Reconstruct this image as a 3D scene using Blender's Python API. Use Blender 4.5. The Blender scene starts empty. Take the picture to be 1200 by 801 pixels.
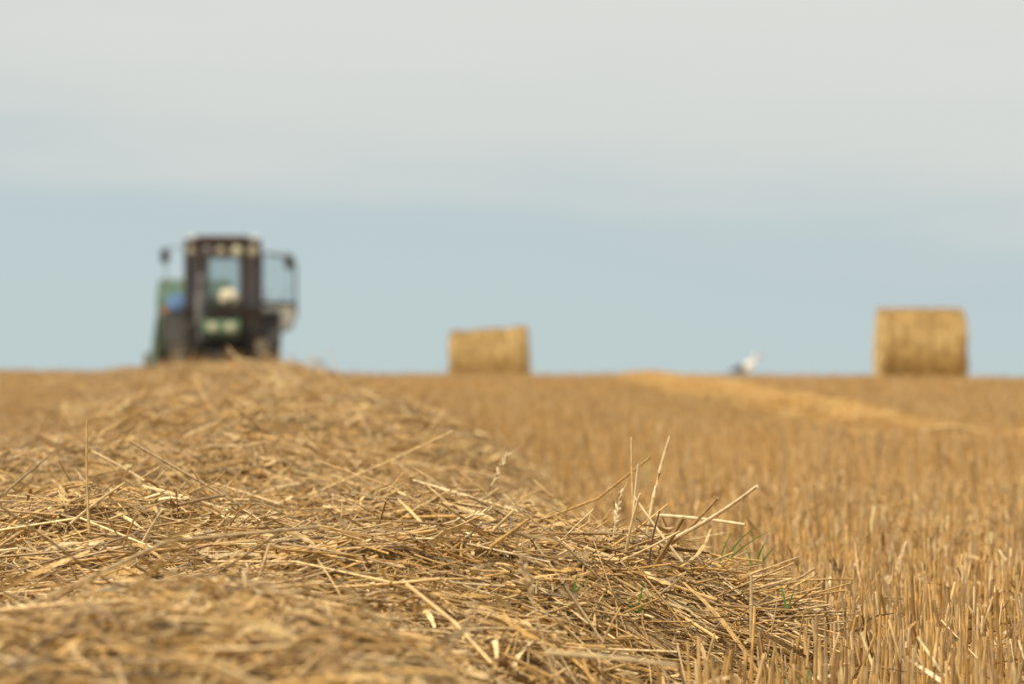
import bpy, bmesh, math, random
import numpy as np
from mathutils import Vector, Matrix, Euler

R = math.radians
C = bpy.context.scene
COL = C.collection
rng = np.random.default_rng(7)
random.seed(7)

# ------------------------------------------------------------------ camera
EYE = 0.45
FPX = 85.0 / 36.0 * 1200.0          # focal length in pixels of the 1200 px photograph
LEVEL = 425.0                        # row of the eye level
cam = bpy.data.cameras.new("camera")
cam.lens = 85.0
cam.sensor_width = 36.0
cam.clip_start = 0.05
cam.clip_end = 12000.0
cam.dof.use_dof = True
cam.dof.focus_distance = 2.86
cam.dof.aperture_fstop = 5.5
cam.dof.aperture_blades = 0
co = bpy.data.objects.new("camera", cam)
COL.objects.link(co)
co.location = (0, 0, EYE)
co.rotation_euler = (R(90) + math.atan((LEVEL - 400.5) / FPX), 0, 0)
C.camera = co

# ------------------------------------------------------------------ light
SUN_DIR = Vector((-0.55, -0.42, 0.95)).normalized()     # towards the sun
SUN_EL = math.asin(SUN_DIR.z)
SUN_AZ = math.atan2(SUN_DIR.x, SUN_DIR.y)
w = bpy.data.worlds.new("World")
C.world = w
w.use_nodes = True
nt = w.node_tree
nt.nodes.clear()
def N(tree, t, **kw):
    n = tree.nodes.new(t)
    for k, v in kw.items():
        setattr(n, k, v)
    return n
def L(tree, a, b):
    tree.links.new(a, b)
def lin(r, g, b):
    f = lambda c: (c / 255 / 12.92) if c / 255 <= 0.04045 else ((c / 255 + 0.055) / 1.055) ** 2.4
    return (f(r), f(g), f(b), 1)
out = N(nt, 'ShaderNodeOutputWorld')
sky = N(nt, 'ShaderNodeTexSky', sky_type='NISHITA', sun_disc=False)
sky.sun_elevation = SUN_EL
sky.sun_rotation = SUN_AZ
sky.dust_density = 2.0
bg1 = N(nt, 'ShaderNodeBackground')
bg1.inputs['Strength'].default_value = 0.07
L(nt, sky.outputs[0], bg1.inputs['Color'])
# overcast layer: even sheets of stratus over the clear sky
tc = N(nt, 'ShaderNodeTexCoord')
sep = N(nt, 'ShaderNodeSeparateXYZ')
L(nt, tc.outputs['Generated'], sep.inputs[0])
mp = N(nt, 'ShaderNodeMapping')
mp.inputs['Scale'].default_value = (3.2, 3.2, 26)
mp.inputs['Location'].default_value = (1.7, 0.4, 0.9)
L(nt, tc.outputs['Generated'], mp.inputs['Vector'])
nz = N(nt, 'ShaderNodeTexNoise')
nz.inputs['Scale'].default_value = 1.6
nz.inputs['Detail'].default_value = 3.0
nz.inputs['Roughness'].default_value = 0.5
L(nt, mp.outputs[0], nz.inputs['Vector'])
m1 = N(nt, 'ShaderNodeMath', operation='MULTIPLY_ADD')      # z + 0.05 x
m1.inputs[1].default_value = 0.075
L(nt, sep.outputs['X'], m1.inputs[0]); L(nt, sep.outputs['Z'], m1.inputs[2])
m2 = N(nt, 'ShaderNodeMath', operation='SUBTRACT'); m2.inputs[1].default_value = 0.5
L(nt, nz.outputs['Fac'], m2.inputs[0])
m3 = N(nt, 'ShaderNodeMath', operation='MULTIPLY_ADD'); m3.inputs[1].default_value = 0.07
L(nt, m2.outputs[0], m3.inputs[0]); L(nt, m1.outputs[0], m3.inputs[2])
ramp = N(nt, 'ShaderNodeValToRGB')
cr = ramp.color_ramp
cr.elements[0].position = 0.0; cr.elements[0].color = lin(189, 205, 206)
cr.elements[1].position = 1.0; cr.elements[1].color = lin(252, 247, 238)
for p, c in ((0.026, (189, 204, 206)), (0.046, (187, 202, 206)), (0.060, (190, 204, 206)), (0.078, (203, 210, 209)), (0.098, (211, 215, 211)),
             (0.115, (213, 216, 212)), (0.15, (218, 219, 215)), (0.30, (224, 222, 218))):
    e = cr.elements.new(p); e.color = lin(*c)
L(nt, m3.outputs[0], ramp.inputs[0])
bg2 = N(nt, 'ShaderNodeBackground')
bg2.inputs['Strength'].default_value = 1.0
L(nt, ramp.outputs[0], bg2.inputs['Color'])
mx = N(nt, 'ShaderNodeMixShader')
mx.inputs[0].default_value = 0.96
L(nt, bg1.outputs[0], mx.inputs[1]); L(nt, bg2.outputs[0], mx.inputs[2])
L(nt, mx.outputs[0], out.inputs['Surface'])

sd = bpy.data.lights.new("sun", 'SUN')
sd.energy = 4.0
sd.angle = R(11)
sd.color = (1.0, 0.90, 0.72)
so = bpy.data.objects.new("sun", sd)
COL.objects.link(so)
so.rotation_euler = SUN_DIR.to_track_quat('Z', 'Y').to_euler()
so.location = (-5, -5, 12)

C.view_settings.view_transform = 'Standard'
C.view_settings.look = 'None'
C.view_settings.exposure = 0.06
C.view_settings.gamma = 1.0
C.render.engine = 'CYCLES'
C.cycles.use_denoising = True
C.cycles.max_bounces = 8

# ------------------------------------------------------------------ helpers
def tag(o, label=None, cat=None, group=None, kind=None):
    if label: o['label'] = label
    if cat: o['category'] = cat
    if group: o['group'] = group
    if kind: o['kind'] = kind
    return o

def empty(name, loc, rz=0):
    o = bpy.data.objects.new(name, None)
    o.empty_display_size = 0.2
    COL.objects.link(o)
    o.location = loc
    o.rotation_euler = (0, 0, rz)
    return o

def px(u, v, d):
    """the point seen at photo pixel (u, v) at distance d along the view"""
    return Vector(((u - 600) / FPX * d, d, EYE + (LEVEL - v) / FPX * d))

# value noise
_perm = np.random.default_rng(3).random((256, 256))
def vnoise(x, y, s):
    x = np.asarray(x, float) / s + 1000.3; y = np.asarray(y, float) / s + 1000.7
    xi = np.floor(x).astype(int); yi = np.floor(y).astype(int)
    fx = x - xi; fy = y - yi
    fx = fx * fx * (3 - 2 * fx); fy = fy * fy * (3 - 2 * fy)
    g = lambda a, b: _perm[a % 256, b % 256]
    return ((g(xi, yi) * (1 - fx) + g(xi + 1, yi) * fx) * (1 - fy)
            + (g(xi, yi + 1) * (1 - fx) + g(xi + 1, yi + 1) * fx) * fy) * 2 - 1

def smooth_interp(y, ky, kz):
    """cubic (Catmull-Rom like) interpolation through knots"""
    ky = np.array(ky, float); kz = np.array(kz, float)
    m = np.gradient(kz, ky)
    y = np.clip(y, ky[0], ky[-1])
    i = np.clip(np.searchsorted(ky, y) - 1, 0, len(ky) - 2)
    h = ky[i + 1] - ky[i]
    t = (y - ky[i]) / h
    return ((2 * t**3 - 3 * t**2 + 1) * kz[i] + (t**3 - 2 * t**2 + t) * h * m[i]
            + (-2 * t**3 + 3 * t**2) * kz[i + 1] + (t**3 - t**2) * h * m[i + 1])

GY = (-3000, -20, -3, 2, 6, 10, 15, 20, 24, 32, 38, 43, 62, 100, 300, 1200, 4000)
GZ = (-10, -0.1, 0.0, 0.0, 0.02, 0.08, 0.16, 0.20, 0.17, 0.02, -0.13, -0.20, -0.26, -0.70, -3.0, -16, -60)
def ground(x, y):
    x = np.asarray(x, float); y = np.asarray(y, float)
    z = smooth_interp(y, GY, GZ)
    k = np.clip(y / 20, 0, 1)
    z = z - 0.0085 * np.clip(x, -12, 12) * k
    z = z + 0.022 * k * vnoise(x + 2.0, y * 0.6, 3.7) + 0.012 * vnoise(x, y, 2.3) + 0.006 * vnoise(x, y, 0.45)
    return z
def gz(x, y): return float(ground(x, y))

# the windrow
WY = (-2, 0, 1.5, 2.1, 2.5, 2.85, 3.3, 4.0, 6.3, 10, 14, 18, 24, 33, 46)
WR = (.34, .26, .17, .13, .25, .42, .38, .24, .13, -.22, -.82, -1.58, -2.45, -3.55, -4.75)
WL = (-1.0, -1.02, -1.08, -1.1, -1.1, -1.12, -1.15, -1.22, -1.46, -1.80, -2.32, -2.92, -3.75, -4.95, -6.2)
HY = (-2, 0, 1.0, 2.0, 2.85, 6, 10, 13, 16, 19, 24, 33, 46)
HH = (.23, .24, .25, .235, .225, .265, .285, .255, .20, .178, .17, .15, .12)
def windrow(x, y):
    """height of the straw above the ground, 0 outside"""
    x = np.asarray(x, float); y = np.asarray(y, float)
    r = smooth_interp(y, WY, WR) + 0.05 * vnoise(x * 0 + 3, y, 0.33) + 0.03 * vnoise(x * 0 + 9, y, 0.14)
    l = smooth_interp(y, WY, WL) + 0.07 * vnoise(x * 0 + 17, y, 0.5)
    c = (r + l) / 2; hw = (r - l) / 2
    s = np.abs((x - c) / hw)
    ex = np.clip((y - 4) / 6, 0, 1)          # the row is flat-topped near by, ridged further off
    prof = np.clip(1 - s ** (2.9 - 1.1 * ex), 0, 1) ** (0.7 + .1 * ex)
    h = smooth_interp(y, HY, HH) * prof
    h = h + 0.05 * np.exp(-((x - .12) / .18) ** 2 - ((y - 2.98) / .30) ** 2) * np.minimum(1, prof * 1.8)
    bump = (0.042 + .014 * ex) * vnoise(x, y, 0.42) + (0.026 + .016 * ex) * vnoise(x + 5, y, 0.19) + 0.014 * vnoise(x, y + 3, 0.08)
    return np.where(s < 1, np.maximum(h + bump * np.minimum(1, prof * 1.6), 0.004), 0.0)
def inside(x, y, marg=0.0):
    r = smooth_interp(y, WY, WR); l = smooth_interp(y, WY, WL)
    return (x < r - marg) & (x > l + marg)

# ------------------------------------------------------------------ big mesh builder
class Big:
    """vertices, faces and a colour per vertex gathered as arrays"""
    def __init__(self):
        self.v = []; self.f = []; self.c = []; self.m = []; self.n = 0
    def add(self, v, f, c, mat=0):
        self.v.append(v.reshape(-1, 3)); self.c.append(c.reshape(-1, 3))
        self.f.append(f + self.n); self.m.append(np.full(len(f), mat, np.int32))
        self.n += len(v.reshape(-1, 3))
    def build(self, name, mats, parent=None, smooth=True):
        v = np.concatenate(self.v).astype(np.float32)
        f = np.concatenate(self.f).astype(np.int32)
        c = np.concatenate(self.c).astype(np.float32)
        mi = np.concatenate(self.m)
        me = bpy.data.meshes.new(name)
        me.vertices.add(len(v)); me.vertices.foreach_set('co', v.ravel())
        me.loops.add(f.size); me.loops.foreach_set('vertex_index', f.ravel())
        me.polygons.add(len(f))
        me.polygons.foreach_set('loop_start', np.arange(0, f.size, 4, dtype=np.int32))
        me.polygons.foreach_set('loop_total', np.full(len(f), 4, np.int32))
        me.polygons.foreach_set('material_index', mi)
        me.polygons.foreach_set('use_smooth', np.full(len(f), smooth))
        me.update()
        a = me.attributes.new('tint', 'FLOAT_COLOR', 'POINT')
        a.data.foreach_set('color', np.concatenate([c, np.ones((len(c), 1), np.float32)], 1).ravel())
        for m in mats: me.materials.append(m)
        o = bpy.data.objects.new(name, me)
        COL.objects.link(o)
        if parent: o.parent = parent
        return o

def norm(a): return a / np.maximum(np.linalg.norm(a, axis=-1, keepdims=True), 1e-9)

def tubes(P0, P1, rad, col, sides=5, rings=4, bend=0.04, kink=0.0, taper=0.75, node=False):
    """bent hollow straws from P0 to P1 (N,3)"""
    n = len(P0)
    D = P1 - P0
    Ln = np.linalg.norm(D, axis=1, keepdims=True)
    d = norm(D)
    up = norm(rng.normal(size=(n, 3)))
    u = norm(np.cross(d, up)); v = np.cross(d, u)
    t = np.linspace(0, 1, rings)
    ang = rng.random(n) * 2 * math.pi
    amp = rng.normal(size=n) * bend
    if kink:
        isk = rng.random(n) < kink
    B = (u * np.cos(ang)[:, None] + v * np.sin(ang)[:, None]) * amp[:, None] * Ln
    path = P0[:, None] + D[:, None] * t[None, :, None] + B[:, None] * (4 * t * (1 - t))[None, :, None]
    if kink:
        K = norm(rng.normal(size=(n, 3))) * Ln * 0.13 * isk[:, None]
        tk = rng.integers(1, max(2, rings - 1), n)
        w_ = 1 - np.abs(np.arange(rings)[None] - tk[:, None]) / rings
        path = path + K[:, None] * np.clip(w_ * 2 - 1, 0, 1)[:, :, None]
    a = np.arange(sides) / sides * 2 * math.pi
    rr = rad[:, None] * (1 + (taper - 1) * t[None])
    if node and rings >= 5:
        rr[:, rings // 2] *= 1.22
    flat = 1 - 0.45 * rng.random(n)
    off = (u[:, None, None] * np.cos(a)[None, None, :, None]
           + v[:, None, None] * (np.sin(a)[None, None, :, None] * flat[:, None, None, None])) * rr[:, :, None, None]
    V = path[:, :, None] + off
    base = (np.arange(n) * rings * sides)[:, None, None]
    i = np.arange(rings - 1)[None, :, None] * sides
    j = np.arange(sides)[None, None, :]
    j2 = (j + 1) % sides
    F = np.stack([base + i + j, base + i + j2, base + i + sides + j2, base + i + sides + j], -1).reshape(-1, 4)
    cc = np.repeat(col[:, None, None], rings, 1).repeat(sides, 2).copy()
    if node and rings >= 5:
        cc[:, rings // 2] *= 0.62
    return V, F, cc

def ribbons(P0, P1, wid, col, rings=4, bend=0.12, twist=1.5):
    n = len(P0)
    D = P1 - P0
    Ln = np.linalg.norm(D, axis=1, keepdims=True)
    d = norm(D)
    u = norm(np.cross(d, norm(rng.normal(size=(n, 3))))); v = np.cross(d, u)
    t = np.linspace(0, 1, rings)
    B = norm(rng.normal(size=(n, 3))) * Ln * (rng.normal(size=n) * bend)[:, None]
    path = P0[:, None] + D[:, None] * t[None, :, None] + B[:, None] * (4 * t * (1 - t))[None, :, None]
    tw = rng.normal(size=n)[:, None] * twist * t[None]
    s = u[:, None] * np.cos(tw)[..., None] + v[:, None] * np.sin(tw)[..., None]
    ww = wid[:, None] * (0.25 + 0.75 * np.sin(np.pi * (0.12 + 0.8 * t)))[None] * 0.5
    V = np.stack([path - s * ww[..., None], path + s * ww[..., None]], 2)
    base = (np.arange(n) * rings * 2)[:, None]
    i = np.arange(rings - 1)[None] * 2
    F = np.stack([base + i, base + i + 1, base + i + 3, base + i + 2], -1).reshape(-1, 4)
    return V, F, np.repeat(np.repeat(col[:, None, None], rings, 1), 2, 2)

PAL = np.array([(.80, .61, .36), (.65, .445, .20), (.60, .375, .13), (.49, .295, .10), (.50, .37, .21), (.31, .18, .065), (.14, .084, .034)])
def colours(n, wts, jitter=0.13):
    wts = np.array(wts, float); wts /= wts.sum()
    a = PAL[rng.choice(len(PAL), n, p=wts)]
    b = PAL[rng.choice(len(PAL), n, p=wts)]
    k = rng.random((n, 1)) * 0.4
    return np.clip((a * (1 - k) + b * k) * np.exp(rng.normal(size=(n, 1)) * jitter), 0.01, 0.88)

# ------------------------------------------------------------------ materials
def new_mat(name):
    m = bpy.data.materials.new(name); m.use_nodes = True
    return m, m.node_tree, m.node_tree.nodes['Principled BSDF']

def straw_mat(name, rough=0.5, mottled=0.35, sss=0.0, scale=160):
    m, t, b = new_mat(name)
    at = N(t, 'ShaderNodeAttribute', attribute_name='tint')
    tc = N(t, 'ShaderNodeTexCoord')
    n1 = N(t, 'ShaderNodeTexNoise'); n1.inputs['Scale'].default_value = scale; n1.inputs['Detail'].default_value = 3
    L(t, tc.outputs['Object'], n1.inputs['Vector'])
    mr = N(t, 'ShaderNodeMapRange')
    mr.inputs['From Min'].default_value = 0.3; mr.inputs['From Max'].default_value = 0.7
    mr.inputs['To Min'].default_value = 1 - mottled; mr.inputs['To Max'].default_value = 1 + mottled * 0.5
    L(t, n1.outputs['Fac'], mr.inputs['Value'])
    mul = N(t, 'ShaderNodeVectorMath', operation='SCALE')
    L(t, at.outputs['Color'], mul.inputs[0]); L(t, mr.outputs[0], mul.inputs['Scale'])
    L(t, mul.outputs[0], b.inputs['Base Color'])
    b.inputs['Roughness'].default_value = rough
    b.inputs['Specular IOR Level'].default_value = 0.6
    return m

def plain_mat(name, col, rough=0.5, metal=0.0, vary=0.18, scale=6.0, dust=0.0, spec=0.5):
    """paint, metal, rubber: a base colour with patchy wear and a film of field dust"""
    m, t, b = new_mat(name)
    tc = N(t, 'ShaderNodeTexCoord')
    n1 = N(t, 'ShaderNodeTexNoise'); n1.inputs['Scale'].default_value = scale; n1.inputs['Detail'].default_value = 5
    L(t, tc.outputs['Object'], n1.inputs['Vector'])
    rp = N(t, 'ShaderNodeValToRGB')
    rp.color_ramp.elements[0].position = 0.3; rp.color_ramp.elements[1].position = 0.7
    lo = [c * (1 - vary) for c in col]; hi = [min(1, c * (1 + vary)) for c in col]
    rp.color_ramp.elements[0].color = (*lo, 1); rp.color_ramp.elements[1].color = (*hi, 1)
    L(t, n1.outputs['Fac'], rp.inputs[0])
    src = rp.outputs[0]
    if dust > 0:
        n2 = N(t, 'ShaderNodeTexNoise'); n2.inputs['Scale'].default_value = scale * 0.6; n2.inputs['Detail'].default_value = 8
        L(t, tc.outputs['Object'], n2.inputs['Vector'])
        mr = N(t, 'ShaderNodeMapRange'); mr.inputs['From Min'].default_value = 0.35; mr.inputs['From Max'].default_value = 0.7
        mr.inputs['To Max'].default_value = dust
        L(t, n2.outputs['Fac'], mr.inputs['Value'])
        mixn = N(t, 'ShaderNodeMix', data_type='RGBA')
        L(t, mr.outputs[0], mixn.inputs['Factor'])
        L(t, src, mixn.inputs['A']); mixn.inputs['B'].default_value = (.30, .22, .13, 1)
        src = mixn.outputs['Result']
    L(t, src, b.inputs['Base Color'])
    b.inputs['Roughness'].default_value = rough
    b.inputs['Metallic'].default_value = metal
    b.inputs['Specular IOR Level'].default_value = spec
    return m

def glass_mat(name, tint=(.85, .9, .9), opac=0.12, dust_sky_col=(.6, .62, .6)):
    m, t, b = new_mat(name)
    t.nodes.remove(b)
    o = t.nodes['Material Output']
    tr = N(t, 'ShaderNodeBsdfTransparent'); tr.inputs[0].default_value = (*tint, 1)
    gl = N(t, 'ShaderNodeBsdfGlossy'); gl.inputs['Roughness'].default_value = 0.03
    df = N(t, 'ShaderNodeBsdfTranslucent'); df.inputs[0].default_value = (*dust_sky_col, 1)
    fr = N(t, 'ShaderNodeFresnel'); fr.inputs[0].default_value = 1.5
    a = N(t, 'ShaderNodeMixShader'); c = N(t, 'ShaderNodeMixShader')
    c.inputs[0].default_value = opac
    L(t, fr.outputs[0], a.inputs[0]); L(t, tr.outputs[0], a.inputs[1]); L(t, gl.outputs[0], a.inputs[2])
    L(t, a.outputs[0], c.inputs[1]); L(t, df.outputs[0], c.inputs[2])
    L(t, c.outputs[0], o.inputs['Surface'])
    return m

M_STRAW = straw_mat('straw', 0.38, 0.42)
M_LEAF = straw_mat('dry_leaf', 0.65, 0.45, scale=220)
M_STUB = straw_mat('stubble', 0.5, 0.42, scale=70)
M_CORE = None
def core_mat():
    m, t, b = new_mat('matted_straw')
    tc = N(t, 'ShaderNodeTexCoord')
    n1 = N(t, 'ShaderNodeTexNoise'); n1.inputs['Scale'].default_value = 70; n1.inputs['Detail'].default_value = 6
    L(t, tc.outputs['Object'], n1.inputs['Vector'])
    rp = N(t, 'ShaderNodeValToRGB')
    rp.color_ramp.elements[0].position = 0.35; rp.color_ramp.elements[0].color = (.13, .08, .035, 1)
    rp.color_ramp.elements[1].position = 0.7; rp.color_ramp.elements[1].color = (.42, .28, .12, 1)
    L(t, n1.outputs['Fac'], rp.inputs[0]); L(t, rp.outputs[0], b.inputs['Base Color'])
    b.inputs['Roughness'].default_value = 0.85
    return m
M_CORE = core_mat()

def ground_mat():
    m, t, b = new_mat('stubble_soil')
    tc = N(t, 'ShaderNodeTexCoord')
    def noise(s, d=5):
        n = N(t, 'ShaderNodeTexNoise'); n.inputs['Scale'].default_value = s; n.inputs['Detail'].default_value = d
        L(t, tc.outputs['Object'], n.inputs['Vector']); return n
    n1 = noise(38, 6); n2 = noise(0.35, 4); n3 = noise(140, 3)
    rp = N(t, 'ShaderNodeValToRGB')
    rp.color_ramp.elements[0].position = 0.36; rp.color_ramp.elements[0].color = (.20, .135, .075, 1)
    rp.color_ramp.elements[1].position = 0.60; rp.color_ramp.elements[1].color = (.52, .345, .135, 1)
    L(t, n1.outputs['Fac'], rp.inputs[0])
    rp2 = N(t, 'ShaderNodeValToRGB')
    rp2.color_ramp.elements[0].position = 0.3; rp2.color_ramp.elements[0].color = (.82, .80, .78, 1)
    rp2.color_ramp.elements[1].position = 0.7; rp2.color_ramp.elements[1].color = (1.1, 1.05, 1.0, 1)
    L(t, n2.outputs['Fac'], rp2.inputs[0])
    mu = N(t, 'ShaderNodeMix', data_type='RGBA', blend_type='MULTIPLY'); mu.inputs['Factor'].default_value = 1
    L(t, rp.outputs[0], mu.inputs['A']); L(t, rp2.outputs[0], mu.inputs['B'])
    L(t, mu.outputs['Result'], b.inputs['Base Color'])
    bp = N(t, 'ShaderNodeBump'); bp.inputs['Strength'].default_value = 0.6; bp.inputs['Distance'].default_value = 0.02
    L(t, n3.outputs['Fac'], bp.inputs['Height']); L(t, bp.outputs[0], b.inputs['Normal'])
    b.inputs['Roughness'].default_value = 0.9
    return m

# ------------------------------------------------------------------ ground
def axis(a, b, step, far, k=1.18):
    x = list(np.arange(a, b + 1e-6, step)); s = step
    hi = [b]
    while hi[-1] < far: s *= k; hi.append(hi[-1] + s)
    s = step; lo = [a]
    while lo[-1] > -far: s *= k; lo.append(lo[-1] - s)
    return np.array(sorted(lo[1:]) + x + hi[1:])
gx = axis(-9, 9, 0.12, 3500); gy = axis(-3, 46, 0.14, 3500)
GXX, GYY = np.meshgrid(gx, gy)
gzz = ground(GXX, GYY)
g = Big()
V = np.stack([GXX, GYY, gzz], -1)
ny, nx = GXX.shape
i = (np.arange(ny - 1)[:, None] * nx + np.arange(nx - 1)[None]).ravel()
g.add(V, np.stack([i, i + 1, i + nx + 1, i + nx], -1), np.ones((ny * nx, 3)) * 0.3)
tag(g.build('ground', [ground_mat()]), 'gently rolling harvested field under the stubble', 'field', kind='structure')

# ------------------------------------------------------------------ windrow of loose straw
W = Big()
xs = np.linspace(-6.6, 0.75, 10)
# matted core, 2.5 cm below the loose surface
ys = np.concatenate([np.arange(-1.5, 6, 0.03), np.arange(6, 45, 0.09)])
ns = 72
s = np.linspace(-1.0, 1.0, ns)
l_ = smooth_interp(ys, WY, WL); r_ = smooth_interp(ys, WY, WR)
X = ((l_ + r_) / 2)[:, None] + ((r_ - l_) / 2)[:, None] * s[None] * 1.06
Y = np.repeat(ys[:, None], ns, 1)
Z = ground(X, Y) + windrow(X, Y) - 0.028
i = (np.arange(len(ys) - 1)[:, None] * ns + np.arange(ns - 1)[None]).ravel()
W.add(np.stack([X, Y, Z], -1), np.stack([i, i + 1, i + ns + 1, i + ns], -1), np.ones((X.size, 3)) * 0.3, 2)

def surf(x, y): return ground(x, y) + windrow(x, y)

def scatter(n, y0, y1, margin=0.0, clip=None):
    """points over the windrow with y drawn evenly"""
    y = rng.uniform(y0, y1, n)
    l = smooth_interp(y, WY, WL); r = smooth_interp(y, WY, WR)
    x = l - 0.04 + (r - l + 0.1) * rng.random(n)
    if clip is not None:
        k = x > -(clip[0] * y + clip[1])
        x = x[k]; y = y[k]
    return x, y

def lay(n, y0, y1, Lr, Rr, wts, kind='tube', sides=5, rings=4, depth=(-0.045, 0.012), loose=0.012, stick=0.05,
        stick_h=0.06, clip=None, mat=0, bend=0.03, kink=0.12, jit=0.13, node=False, taper=0.8):
    x, y = scatter(n, y0, y1, clip=clip)
    n = len(x)
    ln = rng.uniform(Lr[0], Lr[1], n) * np.where(rng.random(n) < 0.3, 0.5, 1.0)
    th = rng.random(n) * 2 * np.pi
    # the machine drops straw with a slight lean across the row
    th = np.where(rng.random(n) < 0.45, rng.normal(size=n) * 0.55 + np.where(rng.random(n) < .5, 0, np.pi), th)
    dx = np.cos(th) * ln / 2; dy = np.sin(th) * ln / 2
    xa, ya, xb, yb = x - dx, y - dy, x + dx, y + dy
    com = rng.uniform(depth[0], depth[1], n)
    # rests on the middle and on the surface's ends, never bridging far
    zm = surf(x, y)
    za = np.minimum(surf(xa, ya), zm + 0.5 * ln) ; zb = np.minimum(surf(xb, yb), zm + 0.5 * ln)
    za = np.where(inside(xa, ya, -0.02), za, np.maximum(za, zm - 0.3 * ln))
    zb = np.where(inside(xb, yb, -0.02), zb, np.maximum(zb, zm - 0.3 * ln))
    za = 0.5 * za + 0.5 * (zm - (zb - zm) * 0.5) + com + rng.normal(size=n) * loose
    zb = 0.5 * zb + 0.5 * (zm - (za - com - zm) * 0.5) + com + rng.normal(size=n) * loose
    za = np.clip(za, zm - .30 * ln, zm + .16 * ln + .012); zb = np.clip(zb, zm - .30 * ln, zm + .16 * ln + .012)
    st = rng.random(n) < stick
    zb = np.where(st, zb + np.minimum(np.minimum(rng.exponential(stick_h, n), ln * 0.6), 2.0 * stick_h), zb)
    g0 = 0.004
    za = np.maximum(za, ground(xa, ya) + g0); zb = np.maximum(zb, ground(xb, yb) + g0)
    P0 = np.stack([xa, ya, za], 1); P1 = np.stack([xb, yb, zb], 1)
    col = colours(n, wts, jit) * WARM
    if kind == 'tube':
        W.add(*tubes(P0, P1, rng.uniform(Rr[0], Rr[1], n), col, sides, rings, bend, kink, taper, node), mat)
    else:
        W.add(*ribbons(P0, P1, rng.uniform(Rr[0], Rr[1], n), col, rings, 0.12), mat)

WARM = np.array([1.0, .955, .80])
mixA = (13, 24, 22, 18, 10, 14, 8)
mixM = (15, 18, 22, 20, 8, 17, 10)
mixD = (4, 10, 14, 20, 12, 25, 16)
CL = (0.25, 0.5)
# nearest stretch, 0.6 - 4.6 m
lay(48000, 0.7, 4.6, (.03, .17), (.0007, .0016), mixA, sides=6, rings=5, clip=CL, node=True, bend=.025, stick=.03, stick_h=.03)
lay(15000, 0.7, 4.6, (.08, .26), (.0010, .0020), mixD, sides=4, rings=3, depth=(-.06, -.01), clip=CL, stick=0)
lay(900, 0.9, 4.6, (.18, .28), (.0010, .0018), mixA, sides=6, rings=6, clip=CL, node=True, bend=.03, stick=0, stick_h=.03, depth=(-.02, .012), loose=.006)
lay(38000, 0.7, 4.6, (.012, .06), (.0007, .0017), mixA, sides=4, rings=2, depth=(-.03, .008), clip=CL, loose=.006, stick=.05, stick_h=.015)
lay(28000, 0.7, 4.6, (.02, .11), (.002, .0065), (32, 22, 12, 12, 22, 7, 1), kind='ribbon', rings=5, clip=CL, mat=1, loose=.01, depth=(-.03, .012))
lay(480, 2.2, 4.6, (.05, .13), (.0010, .0017), mixA, sides=6, rings=5, clip=CL, stick=1.0, stick_h=.045, depth=(-.02, 0), node=True)
lay(160, 1.8, 4.6, (.06, .15), (.0007, .0011), (0, 0, 0, 1, 0, 4, 5), sides=5, rings=5, clip=CL, stick=1.0, stick_h=.045, depth=(-.02, 0))
# the thin right end of the heap, carried by the stubble
def tail(n, wts, r, ztop, Lr=(.05, .22)):
    x = .08 + .30 * rng.random(n) ** 1.2; y = 3.02 + rng.normal(size=n) * .08 - .1 * (x - .3)
    ln = rng.uniform(Lr[0], Lr[1], n); th = rng.normal(size=n) * .75 + np.where(rng.random(n) < .5, 0, np.pi)
    top = .215 - .085 * np.clip((x - .08) / .3, 0, 1) + .012 * vnoise(x, y, .05) + ztop
    z = ground(x, y) + top - .085 * rng.random(n) ** 1.3
    dz = rng.normal(size=n) * .11 * ln
    P0 = np.stack([x - np.cos(th) * ln / 2, y - np.sin(th) * ln / 2, z - dz], 1)
    P1 = np.stack([x + np.cos(th) * ln / 2, y + np.sin(th) * ln / 2, z + dz], 1)
    cap = .34 + .11 * rng.random(n); P0[:, 0] = np.minimum(P0[:, 0], cap); P1[:, 0] = np.minimum(P1[:, 0], cap)
    W.add(*tubes(P0, P1, rng.uniform(r[0], r[1], n), colours(n, wts) * WARM, 5, 5, .03, .15, .8, True))
tail(1500, mixA, (.0009, .0018), 0)
tail(500, mixD, (.0009, .0018), -.02)
# loose straw thinning out to the left of the row, caught on the stubble
def fringe(n, y0, y1, r, spread):
    y = rng.uniform(y0, y1, n)
    x = smooth_interp(y, WY, WL) + .12 - rng.exponential(spread, n)
    ln = rng.uniform(.06, .26, n); th = rng.random(n) * 2 * np.pi
    f = np.exp(-(smooth_interp(y, WY, WL) + .12 - x) / spread)
    z = ground(x, y) + .02 + (.10 + .09 * f) * rng.random(n) ** .45
    dz = rng.normal(size=n) * .08 * ln
    P0 = np.stack([x - np.cos(th) * ln / 2, y - np.sin(th) * ln / 2, z - dz], 1)
    P1 = np.stack([x + np.cos(th) * ln / 2, y + np.sin(th) * ln / 2, z + dz], 1)
    P0[:, 2] = np.maximum(P0[:, 2], ground(P0[:, 0], P0[:, 1]) + .005)
    P1[:, 2] = np.maximum(P1[:, 2], ground(P1[:, 0], P1[:, 1]) + .005)
    W.add(*tubes(P0, P1, rng.uniform(r[0], r[1], n), colours(n, mixM) * WARM, 4, 3, .03, .1))
fringe(7000, 3.5, 10, (.0012, .0022), .22)
fringe(6000, 10, 20, (.0018, .0032), .26)
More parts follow.
